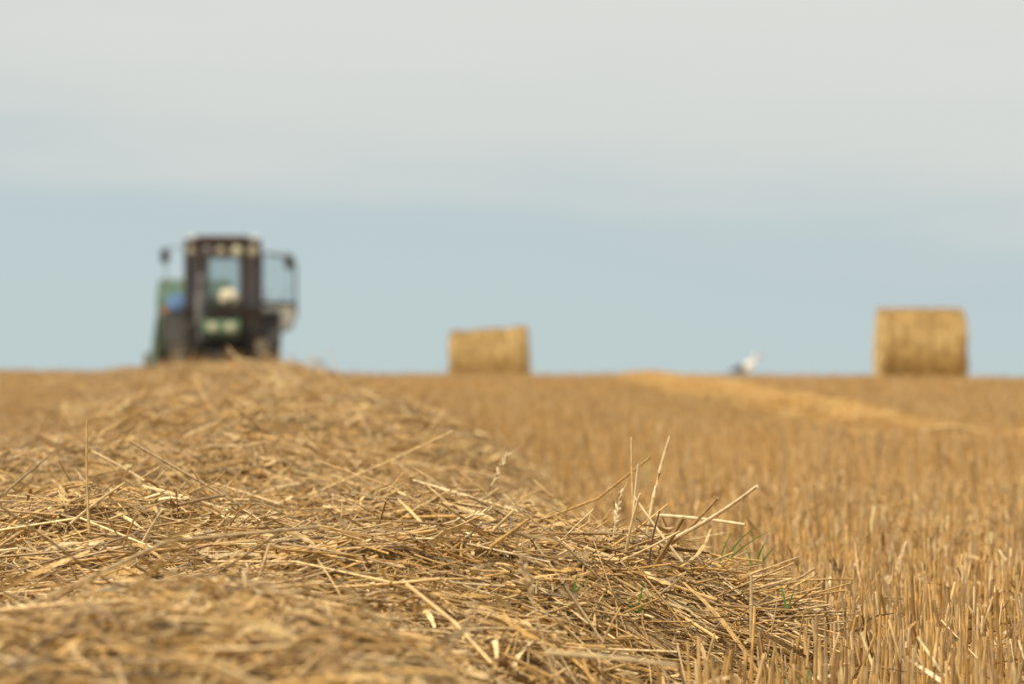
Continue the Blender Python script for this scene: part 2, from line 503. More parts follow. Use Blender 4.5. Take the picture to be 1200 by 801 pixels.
# middle, 4.6 - 10 m
lay(34000, 4.6, 10, (.06, .24), (.0012, .0022), mixM, sides=4, rings=3, clip=CL, stick=.03, stick_h=.04)
lay(18000, 4.6, 10, (.03, .15), (.003, .009), (30, 22, 12, 12, 22, 7, 1), kind='ribbon', rings=3, clip=CL, mat=1)
lay(500, 4.6, 10, (.07, .18), (.0012, .0020), mixA, sides=4, rings=3, clip=CL, stick=1.0, stick_h=.06)
# far, 10 - 24 m and over the crest
lay(30000, 10, 23, (.10, .32), (.0018, .0032), mixM, sides=3, rings=3, stick=.03)
lay(8000, 10, 23, (.05, .2), (.006, .014), (30, 22, 14, 12, 20, 7, 1), kind='ribbon', rings=3, mat=1)
lay(500, 10, 22, (.12, .32), (.0016, .0028), mixA, sides=3, rings=3, stick=1.0, stick_h=.09)
lay(12000, 23, 42, (.15, .45), (.003, .006), mixA, sides=3, rings=2)
# the part of the row beside and behind the camera
lay(6000, -1.5, 4.6, (.12, .36), (.0015, .0026), mixA, sides=4, rings=3)
lay(5000, 4.6, 10, (.12, .36), (.0015, .0026), mixA, sides=4, rings=3)
tag(W.build('straw_windrow', [M_STRAW, M_LEAF, M_CORE]), 'long loose heap of cut straw running from the foreground to the tractor', 'straw', kind='stuff')

# ------------------------------------------------------------------ stubble
S = Big()
def stubble(n, y0, y1, half, sides, rings, Rr, spacing=0.125, wts=(13, 23, 24, 19, 14, 8, 2), hmul=1.0):
    # drilled rows that run along the windrow
    y = y0 + (y1 - y0) * np.sqrt(rng.random(n)) if y1 > 8 else rng.uniform(y0, y1, n)
    x = rng.uniform(-1, 1, n) * (half[0] * y + half[1])
    row = np.round((x + 0.07 * y) / spacing) * spacing - 0.07 * y
    x = row + rng.normal(size=n) * spacing * 0.24
    # plants stool into small clumps
    x += 0.012 * vnoise(x * 40, y * 40, 1.0); y = np.round(y / 0.045) * 0.045 + rng.normal(size=n) * 0.011
    h = windrow(x, y)
    k = (h < 0.05)
    x, y, h = x[k], y[k], h[k]
    n = len(x)
    hh = (0.150 + 0.02 * vnoise(x, y, 0.6) + rng.normal(size=n) * 0.017) * hmul
    hh *= np.where(rng.random(n) < 0.22, rng.uniform(0.35, 0.9, n), 1.0)
    lean = rng.normal(size=(n, 2)) * np.where(rng.random(n) < 0.13, 0.35, 0.075)[:, None]
    z0 = ground(x, y) - 0.01
    P0 = np.stack([x, y, z0], 1)
    P1 = P0 + np.stack([lean[:, 0] * hh, lean[:, 1] * hh, hh], 1)
    col = colours(n, wts, 0.17 if y0 < 6 else 0.09)
    V, F, cc = tubes(P0, P1, rng.uniform(Rr[0], Rr[1], n), col, sides, rings, 0.018, 0.06, 0.85)
    S.add(V, F, cc * np.array([1.03, .98, .875]))
    return x, y, z0, hh

bx_, by_, bz_, bh_ = stubble(42000, 1.2, 6.0, (.26, .9), 6, 4, (.0012, .0025))
stubble(80000, 6.0, 14.0, (.25, .8), 4, 3, (.0012, .0023))
stubble(60000, 14.0, 26.0, (.25, 1.2), 3, 2, (.0016, .003))
stubble(15000, 26.0, 40.0, (.25, 2.0), 3, 2, (.004, .007))
# dry leaf sheaths hanging on the stems
k = rng.random(len(bx_)) < 0.55
n = k.sum()
P0 = np.stack([bx_[k], by_[k], bz_[k] + bh_[k] * rng.uniform(.25, .85, n)], 1)
dv = rng.normal(size=(n, 3)) * np.array([.7, .7, .6]); dv[:, 2] -= .1
P1 = P0 + norm(dv) * rng.uniform(.025, .085, n)[:, None]
P1[:, 2] = np.maximum(P1[:, 2], bz_[k] + .015)
S.add(*ribbons(P0, P1, rng.uniform(.003, .007, n), colours(n, (16, 20, 16, 16, 20, 10, 2)), 4, 0.15), 1)
# short bits of straw lying between the rows
def litter(n, y0, y1, half, sides=4, rad=(.001, .002), zr=(.004, .03), lr=(.04, .2)):
    y = rng.uniform(y0, y1, n); x = rng.uniform(-1, 1, n) * (half[0] * y + half[1])
    k = windrow(x, y) < .02
    x, y = x[k], y[k]; n = len(x)
    ln = rng.uniform(lr[0], lr[1], n); th = rng.random(n) * 2 * np.pi
    z = ground(x, y) + rng.uniform(zr[0], zr[1], n)
    P0 = np.stack([x, y, z], 1)
    P1 = P0 + np.stack([np.cos(th) * ln, np.sin(th) * ln, rng.normal(size=n) * .012], 1)
    P1[:, 2] = np.maximum(P1[:, 2], ground(P1[:, 0], P1[:, 1]) + .004)
    S.add(*tubes(P0, P1, rng.uniform(rad[0], rad[1], n), colours(n, (16, 24, 20, 15, 14, 9, 2)), sides, 3, .04, .1))
litter(7000, 1.2, 6, (.26, .9))
litter(350, 1.6, 6, (.26, .6), zr=(.05, .13), lr=(.03, .10))
litter(9000, 6, 16, (.25, .8), 3, (.0014, .0026))
tag(S.build('stubble', [M_STUB, M_LEAF]), 'cut cereal stubble standing across the whole field', 'stubble', kind='stuff')

# ------------------------------------------------------------------ thin swath of golden straw further off
T = Big()
def swath(pts, n, wid, ln=(.12, .4)):
    pts = np.array(pts, float)
    t = rng.random(n) * (len(pts) - 1)
    i = np.minimum(t.astype(int), len(pts) - 2); f = (t - i)[:, None]
    p = pts[i] * (1 - f) + pts[i + 1] * f
    x = p[:, 0] + rng.normal(size=n) * wid * (0.5 + 0.5 * p[:, 2]); y = p[:, 1] + rng.normal(size=n) * 0.6
    lnn = rng.uniform(ln[0], ln[1], n); th = rng.random(n) * 2 * np.pi
    h = 0.13 + 0.03 * rng.random(n) * np.exp(-((x - p[:, 0]) / wid) ** 2)
    z = ground(x, y) + h
    P0 = np.stack([x - np.cos(th) * lnn / 2, y - np.sin(th) * lnn / 2, z + rng.normal(size=n) * .012], 1)
    P1 = np.stack([x + np.cos(th) * lnn / 2, y + np.sin(th) * lnn / 2, z + rng.normal(size=n) * .012], 1)
    col = colours(n, (28, 24, 22, 6, 2, 1, 0)) * np.array([1.08, .95, .60])
    T.add(*tubes(P0, P1, rng.uniform(.002, .0036, n), col, 3, 3, .04, .1))
swath([(1.14, 21.5, 1), (1.18, 18, 1), (1.25, 15, 1), (1.32, 12.5, 1), (1.42, 10.8, 1), (1.46, 10.3, .6)], 9000, .085)
swath([(1.62, 9.0, 1), (1.95, 8.7, 1), (2.4, 8.5, 1), (3.0, 8.3, 1)], 90, .3)
tag(T.build('straw_swath', [M_STRAW]), 'thin golden band of straw lying on the stubble towards the ridge', 'straw', kind='stuff')

# ------------------------------------------------------------------ round bales
M_BALE = straw_mat('bale_straw', 0.6, 0.45, scale=26)
M_TWINE = plain_mat('twine', (.20, .14, .07), 0.8, vary=.3, scale=40)
def bale(loc, rad, half, rz, ry, prof, label, wts, grooves, ntw):
    root = empty('round_bale', loc, rz)
    tag(root, label, 'hay bale', 'round straw bales on the ridge')
    nx_, na = 61, 96
    t = np.linspace(-1, 1, nx_); a = np.arange(na) / na * 2 * np.pi
    base = np.interp(t, prof[0], prof[1])
    for gpos in grooves: base = base - 0.03 * np.exp(-((t - gpos) / .07) ** 2)
    TT, AA = np.meshgrid(t, a, indexing='ij')
    rr = rad * base[:, None] * (1 + 0.012 * vnoise(TT * 3, AA * 2.5, .5) + .012 * vnoise(TT * 3, AA * 6, .21))
    # a bale sags and flattens where it stands
    X = TT * half + 0.02 * vnoise(AA * 3, TT * 0, .4) * TT
    Yv = np.cos(AA) * rr * 1.03; Zv = np.sin(AA) * rr
    Zv = np.maximum(Zv, -rad * 0.93)
    rot = Matrix.Rotation(ry, 3, 'Y')
    Rm = np.array(rot)
    def tr(P):
        Q = P @ Rm.T; Q = Q.copy(); Q[..., 2] += rad * 0.93; return Q
    B = Big()
    V = np.stack([X, Yv, Zv], -1)
    i = np.arange(nx_ - 1)[:, None] * na; j = np.arange(na)[None]
    F = np.stack([i + j, i + (j + 1) % na, i + na + (j + 1) % na, i + na + j], -1).reshape(-1, 4)
    B.add(tr(V), F, np.ones((V.size // 3, 3)) * np.array([.56, .38, .125]))
    for e, sg in ((0, -1), (nx_ - 1, 1)):              # coiled end faces
        nr = 14
        ring = np.linspace(1, 0.02, nr)
        E = V[e][None] * ring[:, None, None]
        E[..., 0] = V[e][None, :, 0] + sg * (0.03 * (1 - ring ** 2)[:, None] + .012 * np.sin(ring * 40)[:, None])
        i = np.arange(nr - 1)[:, None] * na
        F = np.stack([i + j, i + na + j, i + na + (j + 1) % na, i + (j + 1) % na], -1).reshape(-1, 4)
        B.add(tr(E), F, np.ones((E.size // 3, 3)) * np.array([.60, .43, .17]))
    # straws lying on the rolled surface and sticking out of it
    n = 9000
    tx = rng.uniform(-1, 1, n); aa = rng.random(n) * 2 * np.pi
    r0 = rad * np.interp(tx, t, base) + rng.uniform(-.012, .014, n)
    sp = rng.normal(size=n) * .5; ln = rng.uniform(.1, .3, n)
    da = np.cos(sp) * ln / rad / 2; dxx = np.sin(sp) * ln / 2 * .6
    def cyl(x_, a_, r_):
        P = np.stack([x_, np.cos(a_) * r_ * 1.03, np.maximum(np.sin(a_) * r_, -rad * .925)], 1); return tr(P)
    P0 = cyl(np.clip(tx * half - dxx, -half * 1.01, half * 1.01), aa - da, r0)
    P1 = cyl(np.clip(tx * half + dxx, -half * 1.01, half * 1.01), aa + da, r0 + rng.exponential(.012, n))
    B.add(*tubes(P0, P1, rng.uniform(.002, .0042, n), colours(n, wts) * np.array([1, .95, .72]), 3, 3, .02))
    B.build('bale_body', [M_BALE], root)
    for k in range(ntw):
        tw = Big()
        xk = (-.8 + 1.6 * k / (ntw - 1)) * half
        a_ = np.linspace(0, 2 * np.pi, 65)
        q = cyl(np.full(65, xk) + .012 * np.sin(a_ * 3), a_, np.full(65, rad * np.interp(xk / half, t, base) + .012))
        tw.add(*tubes(q[:-1], q[1:], np.full(64, .004), np.ones((64, 3)) * .2, 4, 2, 0))
        tw.build('twine', [M_TWINE], root)
    return root
by = 33.0
bx = (1078 - 600) / FPX * by
bale((bx, by, gz(bx, by) - .01), .645, .565, R(-4), R(0.6), ([-1, -.93, -.5, .2, .9, 1], [.98, 1.0, .985, 1.0, .99, .975]),
     'larger straw bale standing near the right end of the ridge', (20, 28, 32, 16, 2, 6, 1), (-.68, .25), 6)
by2 = 38.0
bx2 = (574 - 600) / FPX * by2
bale((bx2, by2, gz(bx2, by2) - .02), .60, .59, R(-4), R(-2.0), ([-1, -.88, -.6, .1, .6, .8, .93, 1], [.91, .93, .91, .945, .94, .985, 1.0, .96]),
     'smaller straw bale with a raised right rim at the middle of the ridge', (22, 28, 32, 14, 2, 5, 1), (-.6, .5), 6)

# ------------------------------------------------------------------ mesh parts
class MB:
    def __init__(self): self.b = bmesh.new()
    def box(self, c, s, rot=None, bev=0.0, taper=None):
        r = bmesh.ops.create_cube(self.b, size=1.0)
        vs = r['verts']
        for v in vs:
            if taper and v.co.z > 0: v.co.x *= taper[0]; v.co.y *= taper[1]
            v.co = Vector((v.co.x * s[0], v.co.y * s[1], v.co.z * s[2]))
        if bev > 0:
            es = {e for v in vs for e in v.link_edges}
            q = bmesh.ops.bevel(self.b, geom=list(es), offset=bev, segments=2, affect='EDGES', profile=.6)
            vs = list({v for f in q['faces'] for v in f.verts} | {v for v in vs if v.is_valid})
        if rot:
            m = Euler(rot).to_matrix()
            for v in vs: v.co = m @ v.co
        for v in vs: v.co += Vector(c)
        return self
    def tube(self, pts, r, n=8):
        pts = [Vector(p) for p in pts]
        rs = r if isinstance(r, (list, tuple)) else [r] * len(pts)
        rings = []
        for k, p in enumerate(pts):
            d = (pts[min(k + 1, len(pts) - 1)] - pts[max(k - 1, 0)]).normalized()
            a = Vector((0, 0, 1)) if abs(d.z) < .9 else Vector((1, 0, 0))
            u = d.cross(a).normalized(); v = d.cross(u)
            rings.append([self.b.verts.new(p + (u * math.cos(q) + v * math.sin(q)) * rs[k]) for q in [2 * math.pi * i / n for i in range(n)]])
        for a, b in zip(rings, rings[1:]):
            for i in range(n): self.b.faces.new((a[i], a[(i + 1) % n], b[(i + 1) % n], b[i]))
        self.b.faces.new(rings[0][::-1]); self.b.faces.new(rings[-1])
        return self
    def lathe(self, prof, c, axis='X', n=40):
        rings = []
        for a_, r in prof:
            row = []
            for i in range(n):
                q = 2 * math.pi * i / n
                p = {'X': (a_, r * math.cos(q), r * math.sin(q)), 'Y': (r * math.cos(q), a_, r * math.sin(q)),
                     'Z': (r * math.cos(q), r * math.sin(q), a_)}[axis]
                row.append(self.b.verts.new(Vector(p) + Vector(c)))
            rings.append(row)
        for a, b in zip(rings, rings[1:]):
            for i in range(n): self.b.faces.new((a[i], a[(i + 1) % n], b[(i + 1) % n], b[i]))
        if prof[0][1] > 1e-4: self.b.faces.new(rings[0][::-1])
        if prof[-1][1] > 1e-4: self.b.faces.new(rings[-1])
        return self
    def prism(self, poly, a, b, axis='X'):
        """polygon in the two other axes, extruded from a to b"""
        def P(p, t):
            return {'X': (t, p[0], p[1]), 'Y': (p[0], t, p[1]), 'Z': (p[0], p[1], t)}[axis]
        A = [self.b.verts.new(P(p, a)) for p in poly]; B = [self.b.verts.new(P(p, b)) for p in poly]
        n = len(poly)
        for i in range(n): self.b.faces.new((A[i], A[(i + 1) % n], B[(i + 1) % n], B[i]))
        self.b.faces.new(A[::-1]); self.b.faces.new(B)
        return self
    def build(self, name, mats, parent=None, smooth=False, pick=None):
        bmesh.ops.recalc_face_normals(self.b, faces=self.b.faces)
        me = bpy.data.meshes.new(name)
        if smooth:
            for f in self.b.faces: f.smooth = True
        if pick:
            for f in self.b.faces: f.material_index = pick(f.calc_center_median())
        self.b.to_mesh(me); self.b.free()
        for m in (mats if isinstance(mats, (list, tuple)) else [mats]): me.materials.append(m)
        if smooth and hasattr(me, 'set_sharp_from_angle'): me.set_sharp_from_angle(angle=R(35))
        o = bpy.data.objects.new(name, me)
        COL.objects.link(o)
        if parent: o.parent = parent
        return o

M_GREEN = plain_mat('green_paint', (.055, .15, .11), .42, vary=.2, dust=.35)
M_PALEGREEN = plain_mat('faded_green_paint', (.10, .21, .165), .5, vary=.2, dust=.35)
M_BLACK = plain_mat('black_paint', (.016, .014, .013), .5, vary=.3, dust=.1)
M_CABF = plain_mat('cab_frame_paint', (.034, .022, .016), .4, vary=.3, dust=.06)
M_RUBBER = plain_mat('tyre_rubber', (.020, .017, .014), .85, vary=.3, dust=.22)
M_RUBBERD = plain_mat('dusty_tyre_rubber', (.045, .038, .028), .9, vary=.3, dust=.45)
M_RIM = plain_mat('rim_paint', (.13, .10, .065), .5, vary=.2, dust=.4)
M_LINING = plain_mat('cab_lining', (.40, .26, .25), .8, vary=.15)
M_GREY = plain_mat('grey_metal', (.17, .17, .18), .5, .3, vary=.25, dust=.2)
M_CREAM = plain_mat('cream_sacking', (.64, .57, .41), .8, vary=.06)
M_LENS = plain_mat('lamp_lens', (.58, .58, .42), .12, vary=.06)
M_LENSD = plain_mat('amber_lamp_lens', (.40, .36, .25), .15, vary=.08)
M_ORANGE = plain_mat('orange_paint', (.40, .13, .04), .5, vary=.2, dust=.3)
M_RED = plain_mat('red_paint', (.38, .05, .03), .5, vary=.2, dust=.3)
M_BLUE = plain_mat('blue_plastic', (.15, .32, .66), .4, vary=.08, dust=.1)
M_WHITE = plain_mat('white_lamp', (.8, .78, .72), .3, vary=.04)
M_GLASS = glass_mat('clear_glass', (.9, .93, .93), .04)
M_GLASS_SKY = glass_mat('sky_pale_glass', (.86, .9, .88), .9, (.95, .95, .88))  # near-opaque pale film: the sky's reflection put into the pane's colour

# ------------------------------------------------------------------ tractor
TX, TY = (262 - 600) / FPX * 43.0, 43.0
TZ = gz(TX, TY) + 0.0
tr = empty('tractor', (TX, TY, TZ), R(6))
tag(tr, 'green farm tractor with dark cab and open door at the far end of the heap', 'tractor')
# local axes: origin on the ground under the rear axle, -Y forward

def tyre(name, c, rad, wid, parent, mat, rimr):
    wheel = MB()
    # rim disc with dished centre and hub is the wheel's own mesh
    cx, cy, cz = c
    wheel.lathe([(cx - wid * .38, rimr * 1.02), (cx - wid * .38, rimr * .92), (cx - wid * .05, rimr * .86), (cx - wid * .05, rimr * .35), (cx - wid * .25, rimr * .3),
                 (cx - wid * .25, 0.0001)], (0, cy, cz), 'X', 36)
    wheel.lathe([(cx + wid * .38, rimr * 1.02), (cx + wid * .38, rimr * .92), (cx + wid * .05, rimr * .86), (cx + wid * .05, rimr * .35), (cx + wid * .25, rimr * .3),
                 (cx + wid * .25, 0.0001)], (0, cy, cz), 'X', 36)
    wo = wheel.build(name, M_RIM, parent, smooth=True)
    t = MB()
    sec = [(-.42, rimr), (-.5, rimr + (rad - rimr) * .45), (-.47, rad * .93), (-.3, rad * .965), (0, rad * .975), (.3, rad * .965), (.47, rad * .93),
           (.5, rimr + (rad - rimr) * .45), (.42, rimr)]
    t.lathe([(cx + a * wid, r) for a, r in sec], (0, cy, cz), 'X', 48)
    nl = 20
    for i in range(nl * 2):                              # chevron lugs
        q = 2 * math.pi * (i + .0) / (nl * 2)
        sg = 1 if i % 2 else -1
        m = Matrix.Rotation(q, 4, 'X')
        b0 = len(t.b.verts)
        t.box((0, 0, 0), (wid * .54, rad * .055, rad * .06), rot=(0, 0, sg * R(38)))
        t.b.verts.ensure_lookup_table()
        for v in list(t.b.verts)[b0:]:
            p = v.co + Vector((sg * wid * .25, 0, rad * .975))
            v.co = (m @ p) + Vector((cx, cy, cz))
    t.build('tyre', mat, wo, smooth=True)
    return wo

for sx in (-1, 1):
    tyre('rear_wheel', (sx * .80, 0, .74), .74, .40, tr, M_RUBBER, .46)
    tyre('front_wheel', (sx * .70, -2.40, .51), .51, .27, tr, M_RUBBERD, .30)
# chassis, gearbox, axles
MB().box((0, -1.2, .72), (.46, 2.6, .34), bev=.03).box((0, -.05, .76), (.62, .8, .46), bev=.04).build('chassis', M_BLACK, tr)
MB().tube([(-.75, 0, .74), (.75, 0, .74)], .10).build('rear_axle', M_BLACK, tr, True)
MB().box((0, -2.40, .55), (1.2, .14, .14), bev=.02).box((0, -2.4, .66), (.34, .3, .2), bev=.02).build('front_axle', M_BLACK, tr)
m = MB()
for k in range(8): m.box((-.24 + k * .069, -2.86, .66), (.055, .2, .34), bev=.012)
m.box((0, -2.74, .7), (.58, .08, .16), bev=.01)
m.build('front_weights', M_BLACK, tr)
# hood
hood = MB()
hood.prism([(-.29, 1.0), (.29, 1.0), (.29, 1.46), (.25, 1.58), (.12, 1.625), (-.12, 1.625), (-.25, 1.58), (-.29, 1.46)], -2.62, -.72, 'Y')
ho = hood.build('hood', plain_mat('dark_hood_paint', (.02, .045, .03), .45, vary=.25, dust=.15), tr)
gr = MB().box((0, -2.635, 1.44), (.50, .03, .26), bev=.008)
for k in range(9): gr.box((0, -2.655, 1.34 + k * .026), (.46, .012, .010))
gr.build('grille', M_BLACK, ho)
MB().box((0, -2.64, 1.22), (.60, .04, .20), bev=.015).build('nose_panel', plain_mat('nose_green_paint', (.16, .36, .19), .45, vary=.2, dust=.2), ho)
for sx in (-1, 1):
    h = MB().lathe([(-2.66, .095), (-2.72, .105), (-2.725, .092), (-2.70, .088)], (sx * .145, 0, 1.21), 'Y', 28).build('headlight', M_PALEGREEN, tr, True)
    MB().lathe([(-2.70, .086), (-2.722, .07), (-2.735, .03), (-2.737, .0001)], (sx * .145, 0, 1.21), 'Y', 28).build('lens', M_LENS, h, True)
# air cleaner and exhaust beside the hood
MB().tube([(-.36, -1.95, 1.0), (-.36, -1.95, 1.25), (-.36, -1.95, 1.28), (-.36, -1.95, 1.75), (-.36, -1.95, 1.78), (-.36, -1.95, 2.05), (-.35, -1.9, 2.12)],
          [.04, .04, .085, .085, .04, .038, .038], 16).build('exhaust_pipe', M_GREY, tr, True)
MB().tube([(.12, -1.9, 1.61), (.12, -1.9, 1.68)], .07, 14).build('air_intake', M_BLACK, tr, True)
# cab: the box of pillars and panels
CX = .64
F_, B_ = -.78, .62       # front and back of the cab
cab = MB()
def pillar(m, x, y, z0, z1, w=.075, d=.075, lean=0):
    m.box((x, y, (z0 + z1) / 2), (w, d, z1 - z0), rot=(lean, 0, 0), bev=.012)
for sx in (-1, 1):
    pillar(cab, sx * CX, F_, .95, 2.64, .07, .08)
    pillar(cab, sx * CX, B_, 1.1, 2.64, .07, .08)
    pillar(cab, sx * CX, -.05, 1.25, 2.64, .055, .055)
    cab.box((sx * CX, (F_ + B_) / 2, 2.63), (.07, B_ - F_, .07), bev=.01)
    cab.box((sx * .36, F_, 2.10), (.055, .06, 1.06), bev=.01)         # windscreen posts
    cab.box((sx * CX, -.42, .98), (.05, .72, .30), bev=.01)          # sill below the door
cab.box((0, F_, 2.63), (CX * 2 - .06, .08, .08), bev=.01)
cab.box((0, B_, 2.63), (CX * 2 - .06, .08, .08), bev=.01)
cab.box((0, F_ + .01, 1.55), (CX * 2 - .06, .06, .08), bev=.01)
cab.box((0, F_ + .03, 1.23), (CX * 2 - .08, .05, .56), bev=.01)      # bulkhead behind the engine
cab.box((0, (F_ + B_) / 2, 1.0), (CX * 2 - .08, B_ - F_ - .1, .08), bev=.01)
cab.build('cab', M_CABF, tr)
roof = MB()
roof.prism([(F_ - .10, 2.66), (B_ + .06, 2.66), (B_ + .06, 2.73), (B_ - .05, 2.80), (F_ + .12, 2.80), (F_ - .10, 2.74)], -.66, .66, 'X')
ro = roof.build('roof', M_CABF, tr)
MB().box((0, F_ - .02, 2.806), (.92, .12, .05), bev=.012).build('roof_trim', plain_mat('roof_trim_paint', (.13, .055, .035), .6, vary=.3, dust=.2), ro)
for sx in (-1, 1):
    MB().box((sx * .56, F_ + .10, 2.80), (.14, .12, .07), bev=.025).build('marker_lamp', M_WHITE, ro, True)
# work lamps in a row under the roof edge
for xk, mt, rr_ in ((-.55, M_LENSD, .075), (-.27, M_GREY, .08), (-.04, M_LENSD, .08), (.24, M_LENS, .095), (.52, M_LENSD, .095)):
    h = MB().lathe([(F_ - .06, rr_ * .6), (F_ - .12, rr_), (F_ - .15, rr_ * 1.04)], (xk, 0, 2.56), 'Y', 22).tube([(xk, F_ - .06, 2.56), (xk, F_ + .0, 2.62)], .02).build('work_lamp', M_BLACK, tr, True)
    MB().lathe([(F_ - .152, rr_ * .94), (F_ - .166, rr_ * .6), (F_ - .17, .0001)], (xk, 0, 2.56), 'Y', 22).build('lens', mt, h, True)
# glazing
MB().box((0, F_ - .005, 2.09), (.66, .008, 1.00)).build('windscreen', M_GLASS, tr)
for sx in (-1, 1):
    MB().box((sx * .497, F_ - .005, 2.09), (.215, .008, 1.00)).build('quarter_window', M_GLASS, tr)
    MB().box((sx * CX, .285, 1.95), (.008, .58, 1.2)).build('side_window', M_GLASS, tr)
# rear wall with lining and a rear window in it
rw = MB()
for sx in (-1, 1): rw.box((sx * .44, B_ - .03, 1.92), (.34, .03, 1.36), bev=.006)
rw.box((0, B_ - .03, 1.50), (.54, .028, .60), bev=.006).box((0, B_ - .03, 2.54), (.54, .028, .10), bev=.006)
rwo = rw.build('rear_wall', M_LINING, tr)
MB().box((0, B_ - .025, 2.15), (.54, .008, .68)).build('rear_window', M_GLASS, tr)
MB().box((0, (F_ + B_) / 2, 2.60), (1.18, 1.25, .03)).build('headliner', M_LINING, tr)
# seat, column and wheel
seat = MB().box((.05, -.2, 1.40), (.46, .42, .12), bev=.04).box((.05, -.2, 1.2), (.3, .3, .3), bev=.02).box((.05, .06, 1.62), (.38, .09, .42), rot=(R(-7), 0, 0), bev=.03)
seo = seat.build('seat', M_BLACK, tr, True)
st = MB().tube([(.04, -.62, 1.2), (.04, -.40, 1.72)], .035, 10)
sto = st.build('steering_column', M_BLACK, tr, True)
m = MB()
ring = [Vector((math.cos(q) * .19, math.sin(q) * .19, 0)) for q in [2 * math.pi * k / 28 for k in range(29)]]
rm = Euler((R(25), 0, 0)).to_matrix()
m.tube([rm @ p + Vector((.04, -.40, 1.73)) for p in ring], .015, 8)
for q in (0, 2.1, 4.2): m.tube([Vector((.04, -.40, 1.73)), rm @ Vector((math.cos(q) * .19, math.sin(q) * .19, 0)) + Vector((.04, -.40, 1.73))], .011, 6)
m.build('steering_wheel', M_BLACK, sto, True)
MB().prism([(-.64, 1.36), (-.52, 1.36), (-.52, 1.62), (-.60, 1.66)], -.3, .38, 'X').build('dashboard', M_BLACK, tr)
# fenders over the rear wheels
for sx in (-1, 1):
    f = MB()
    arc = [(math.cos(q) * .84, .74 + math.sin(q) * .80) for q in [R(12 + k * 13) for k in range(13)]]
    inn = [(p[0] * .965, .74 + (p[1] - .74) * .965) for p in arc[::-1]]
    f.prism([( -a, b) for a, b in arc + inn], sx * .60, sx * 1.01, 'X')
    f.build('fender', M_BLACK, tr)
# steps and fuel tank
for sx in (-1, 1):
    MB().box((sx * .66, -.62, .62), (.26, .30, .03), bev=.008).box((sx * .56, -.62, .80), (.03, .28, .38), bev=.006).build('step', M_BLACK, tr)
MB().box((-.46, -1.15, 1.0), (.36, .80, .62), bev=.06).build('fuel_tank', M_BLACK, tr)
MB().box((.46, -1.0, .90), (.34, .8, .66), bev=.05).build('battery_box', M_BLACK, tr)
# the open right-hand door (viewer's right), swung square to the cab
dl = [(.67, 1.22), (.67, 2.52), (.80, 2.56), (1.20, 2.46), (1.27, 2.36), (1.285, 1.45), (1.22, 1.26), (1.05, 1.17), (.85, 1.17)]
DYl = -.10
d = MB()
pts = [Vector((a, DYl, b)) for a, b in dl]
d.tube(pts + [pts[0]], .022, 8)
d.box((.975, DYl, 1.665), (.62, .05, .075), bev=.01)
do = d.build('door', M_CABF, tr)
MB().prism([(.68, 1.70), (.68, 2.51), (.80, 2.545), (1.19, 2.45), (1.255, 2.35), (1.265, 1.70)], DYl - .004, DYl + .004, 'Y').build('upper_pane', M_GLASS, do)
MB().prism([(.68, 1.63), (1.268, 1.63), (1.27, 1.46), (1.21, 1.275), (1.045, 1.185), (.86, 1.185), (.68, 1.23)], DYl - .004, DYl + .004, 'Y').build('lower_pane', M_GLASS_SKY, do)
MB().tube([(.76, DYl - .02, 1.70), (.76, DYl - .07, 1.74), (.76, DYl - .07, 1.86), (.76, DYl - .02, 1.90)], .014, 8).build('handle', M_ORANGE, do, True)
# mirrors on long arms
for sx, mx_, mz, top in ((-1, -1.0, 2.47, 2.63), (1, 1.15, 2.38, 2.55)):
    mo = MB().box((mx_, F_ - .16, mz), (.15, .05, .24), rot=(0, 0, sx * R(8)), bev=.02).build('mirror', M_BLACK, tr, True)
    MB().tube([(sx * .66, F_, top), (sx * .9, F_ - .10, top - .02), (mx_ * .98, F_ - .14, top - .03), (mx_, F_ - .14, mz), (mx_ * .97, F_ - .1, mz - .55), (sx * .66, F_, mz - .95)], .011, 8).build('mirror_arm', M_GREY, mo, True)
# three-point hitch behind
MB().tube([(-.38, .3, .62), (-.36, 1.1, .55)], .03).tube([(.38, .3, .62), (.36, 1.1, .55)], .03).tube([(-.36, 1.1, .55), (.36, 1.1, .55)], .03).build('hitch', M_BLACK, tr, True)

# a blue can left on the fender
def on_tractor(p):
    return tr.matrix_basis @ Vector(p)
tr.rotation_euler = (0, 0, R(6))
Mtr = Matrix.Translation((TX, TY, TZ)) @ Matrix.Rotation(R(6), 4, 'Z')
can = empty('jerrycan', Mtr @ Vector((-.79, -.10, 1.541)), R(6))
tag(can, 'blue plastic canister on the fender of the tractor', 'canister')
MB().box((0, 0, .125), (.36, .24, .25), bev=.05).build('can_body', M_BLUE, can, True)
MB().tube([(-.08, 0, .225), (-.07, 0, .275), (.05, 0, .275), (.06, 0, .225)], .016, 8).build('handle', M_BLUE, can, True)
MB().lathe([(.22, .03), (.275, .03), (.278, .0001)], (.12, 0, 0), 'Z', 18).build('cap', M_BLACK, can, True)

# a cream sack lying on the hood in front of the windscreen
sk_ = MB()
prof_s = [(-.20, .0001), (-.195, .07), (-.16, .135), (-.06, .16), (.06, .155), (.15, .13), (.185, .075), (.20, .03), (.235, .045), (.24, .0001)]
sk_.lathe(prof_s, (0, 0, 0), 'X', 30)
for v in sk_.b.verts:
    k = 1 + .07 * math.sin(v.co.x * 31 + v.co.y * 17) + .05 * math.sin(v.co.z * 43 + v.co.x * 13)
    v.co = Vector((v.co.x * .78, v.co.y * k * 1.0, v.co.z * k * .95))
    v.co.z = max(v.co.z, -.115) + .115
sko = sk_.build('sack', M_CREAM, None, True)
sko.location = Mtr @ Vector((.10, -1.15, 1.626)); sko.rotation_euler = (0, 0, R(2))
tag(sko, 'cream sack lying on the hood of the tractor before the windscreen', 'sack')

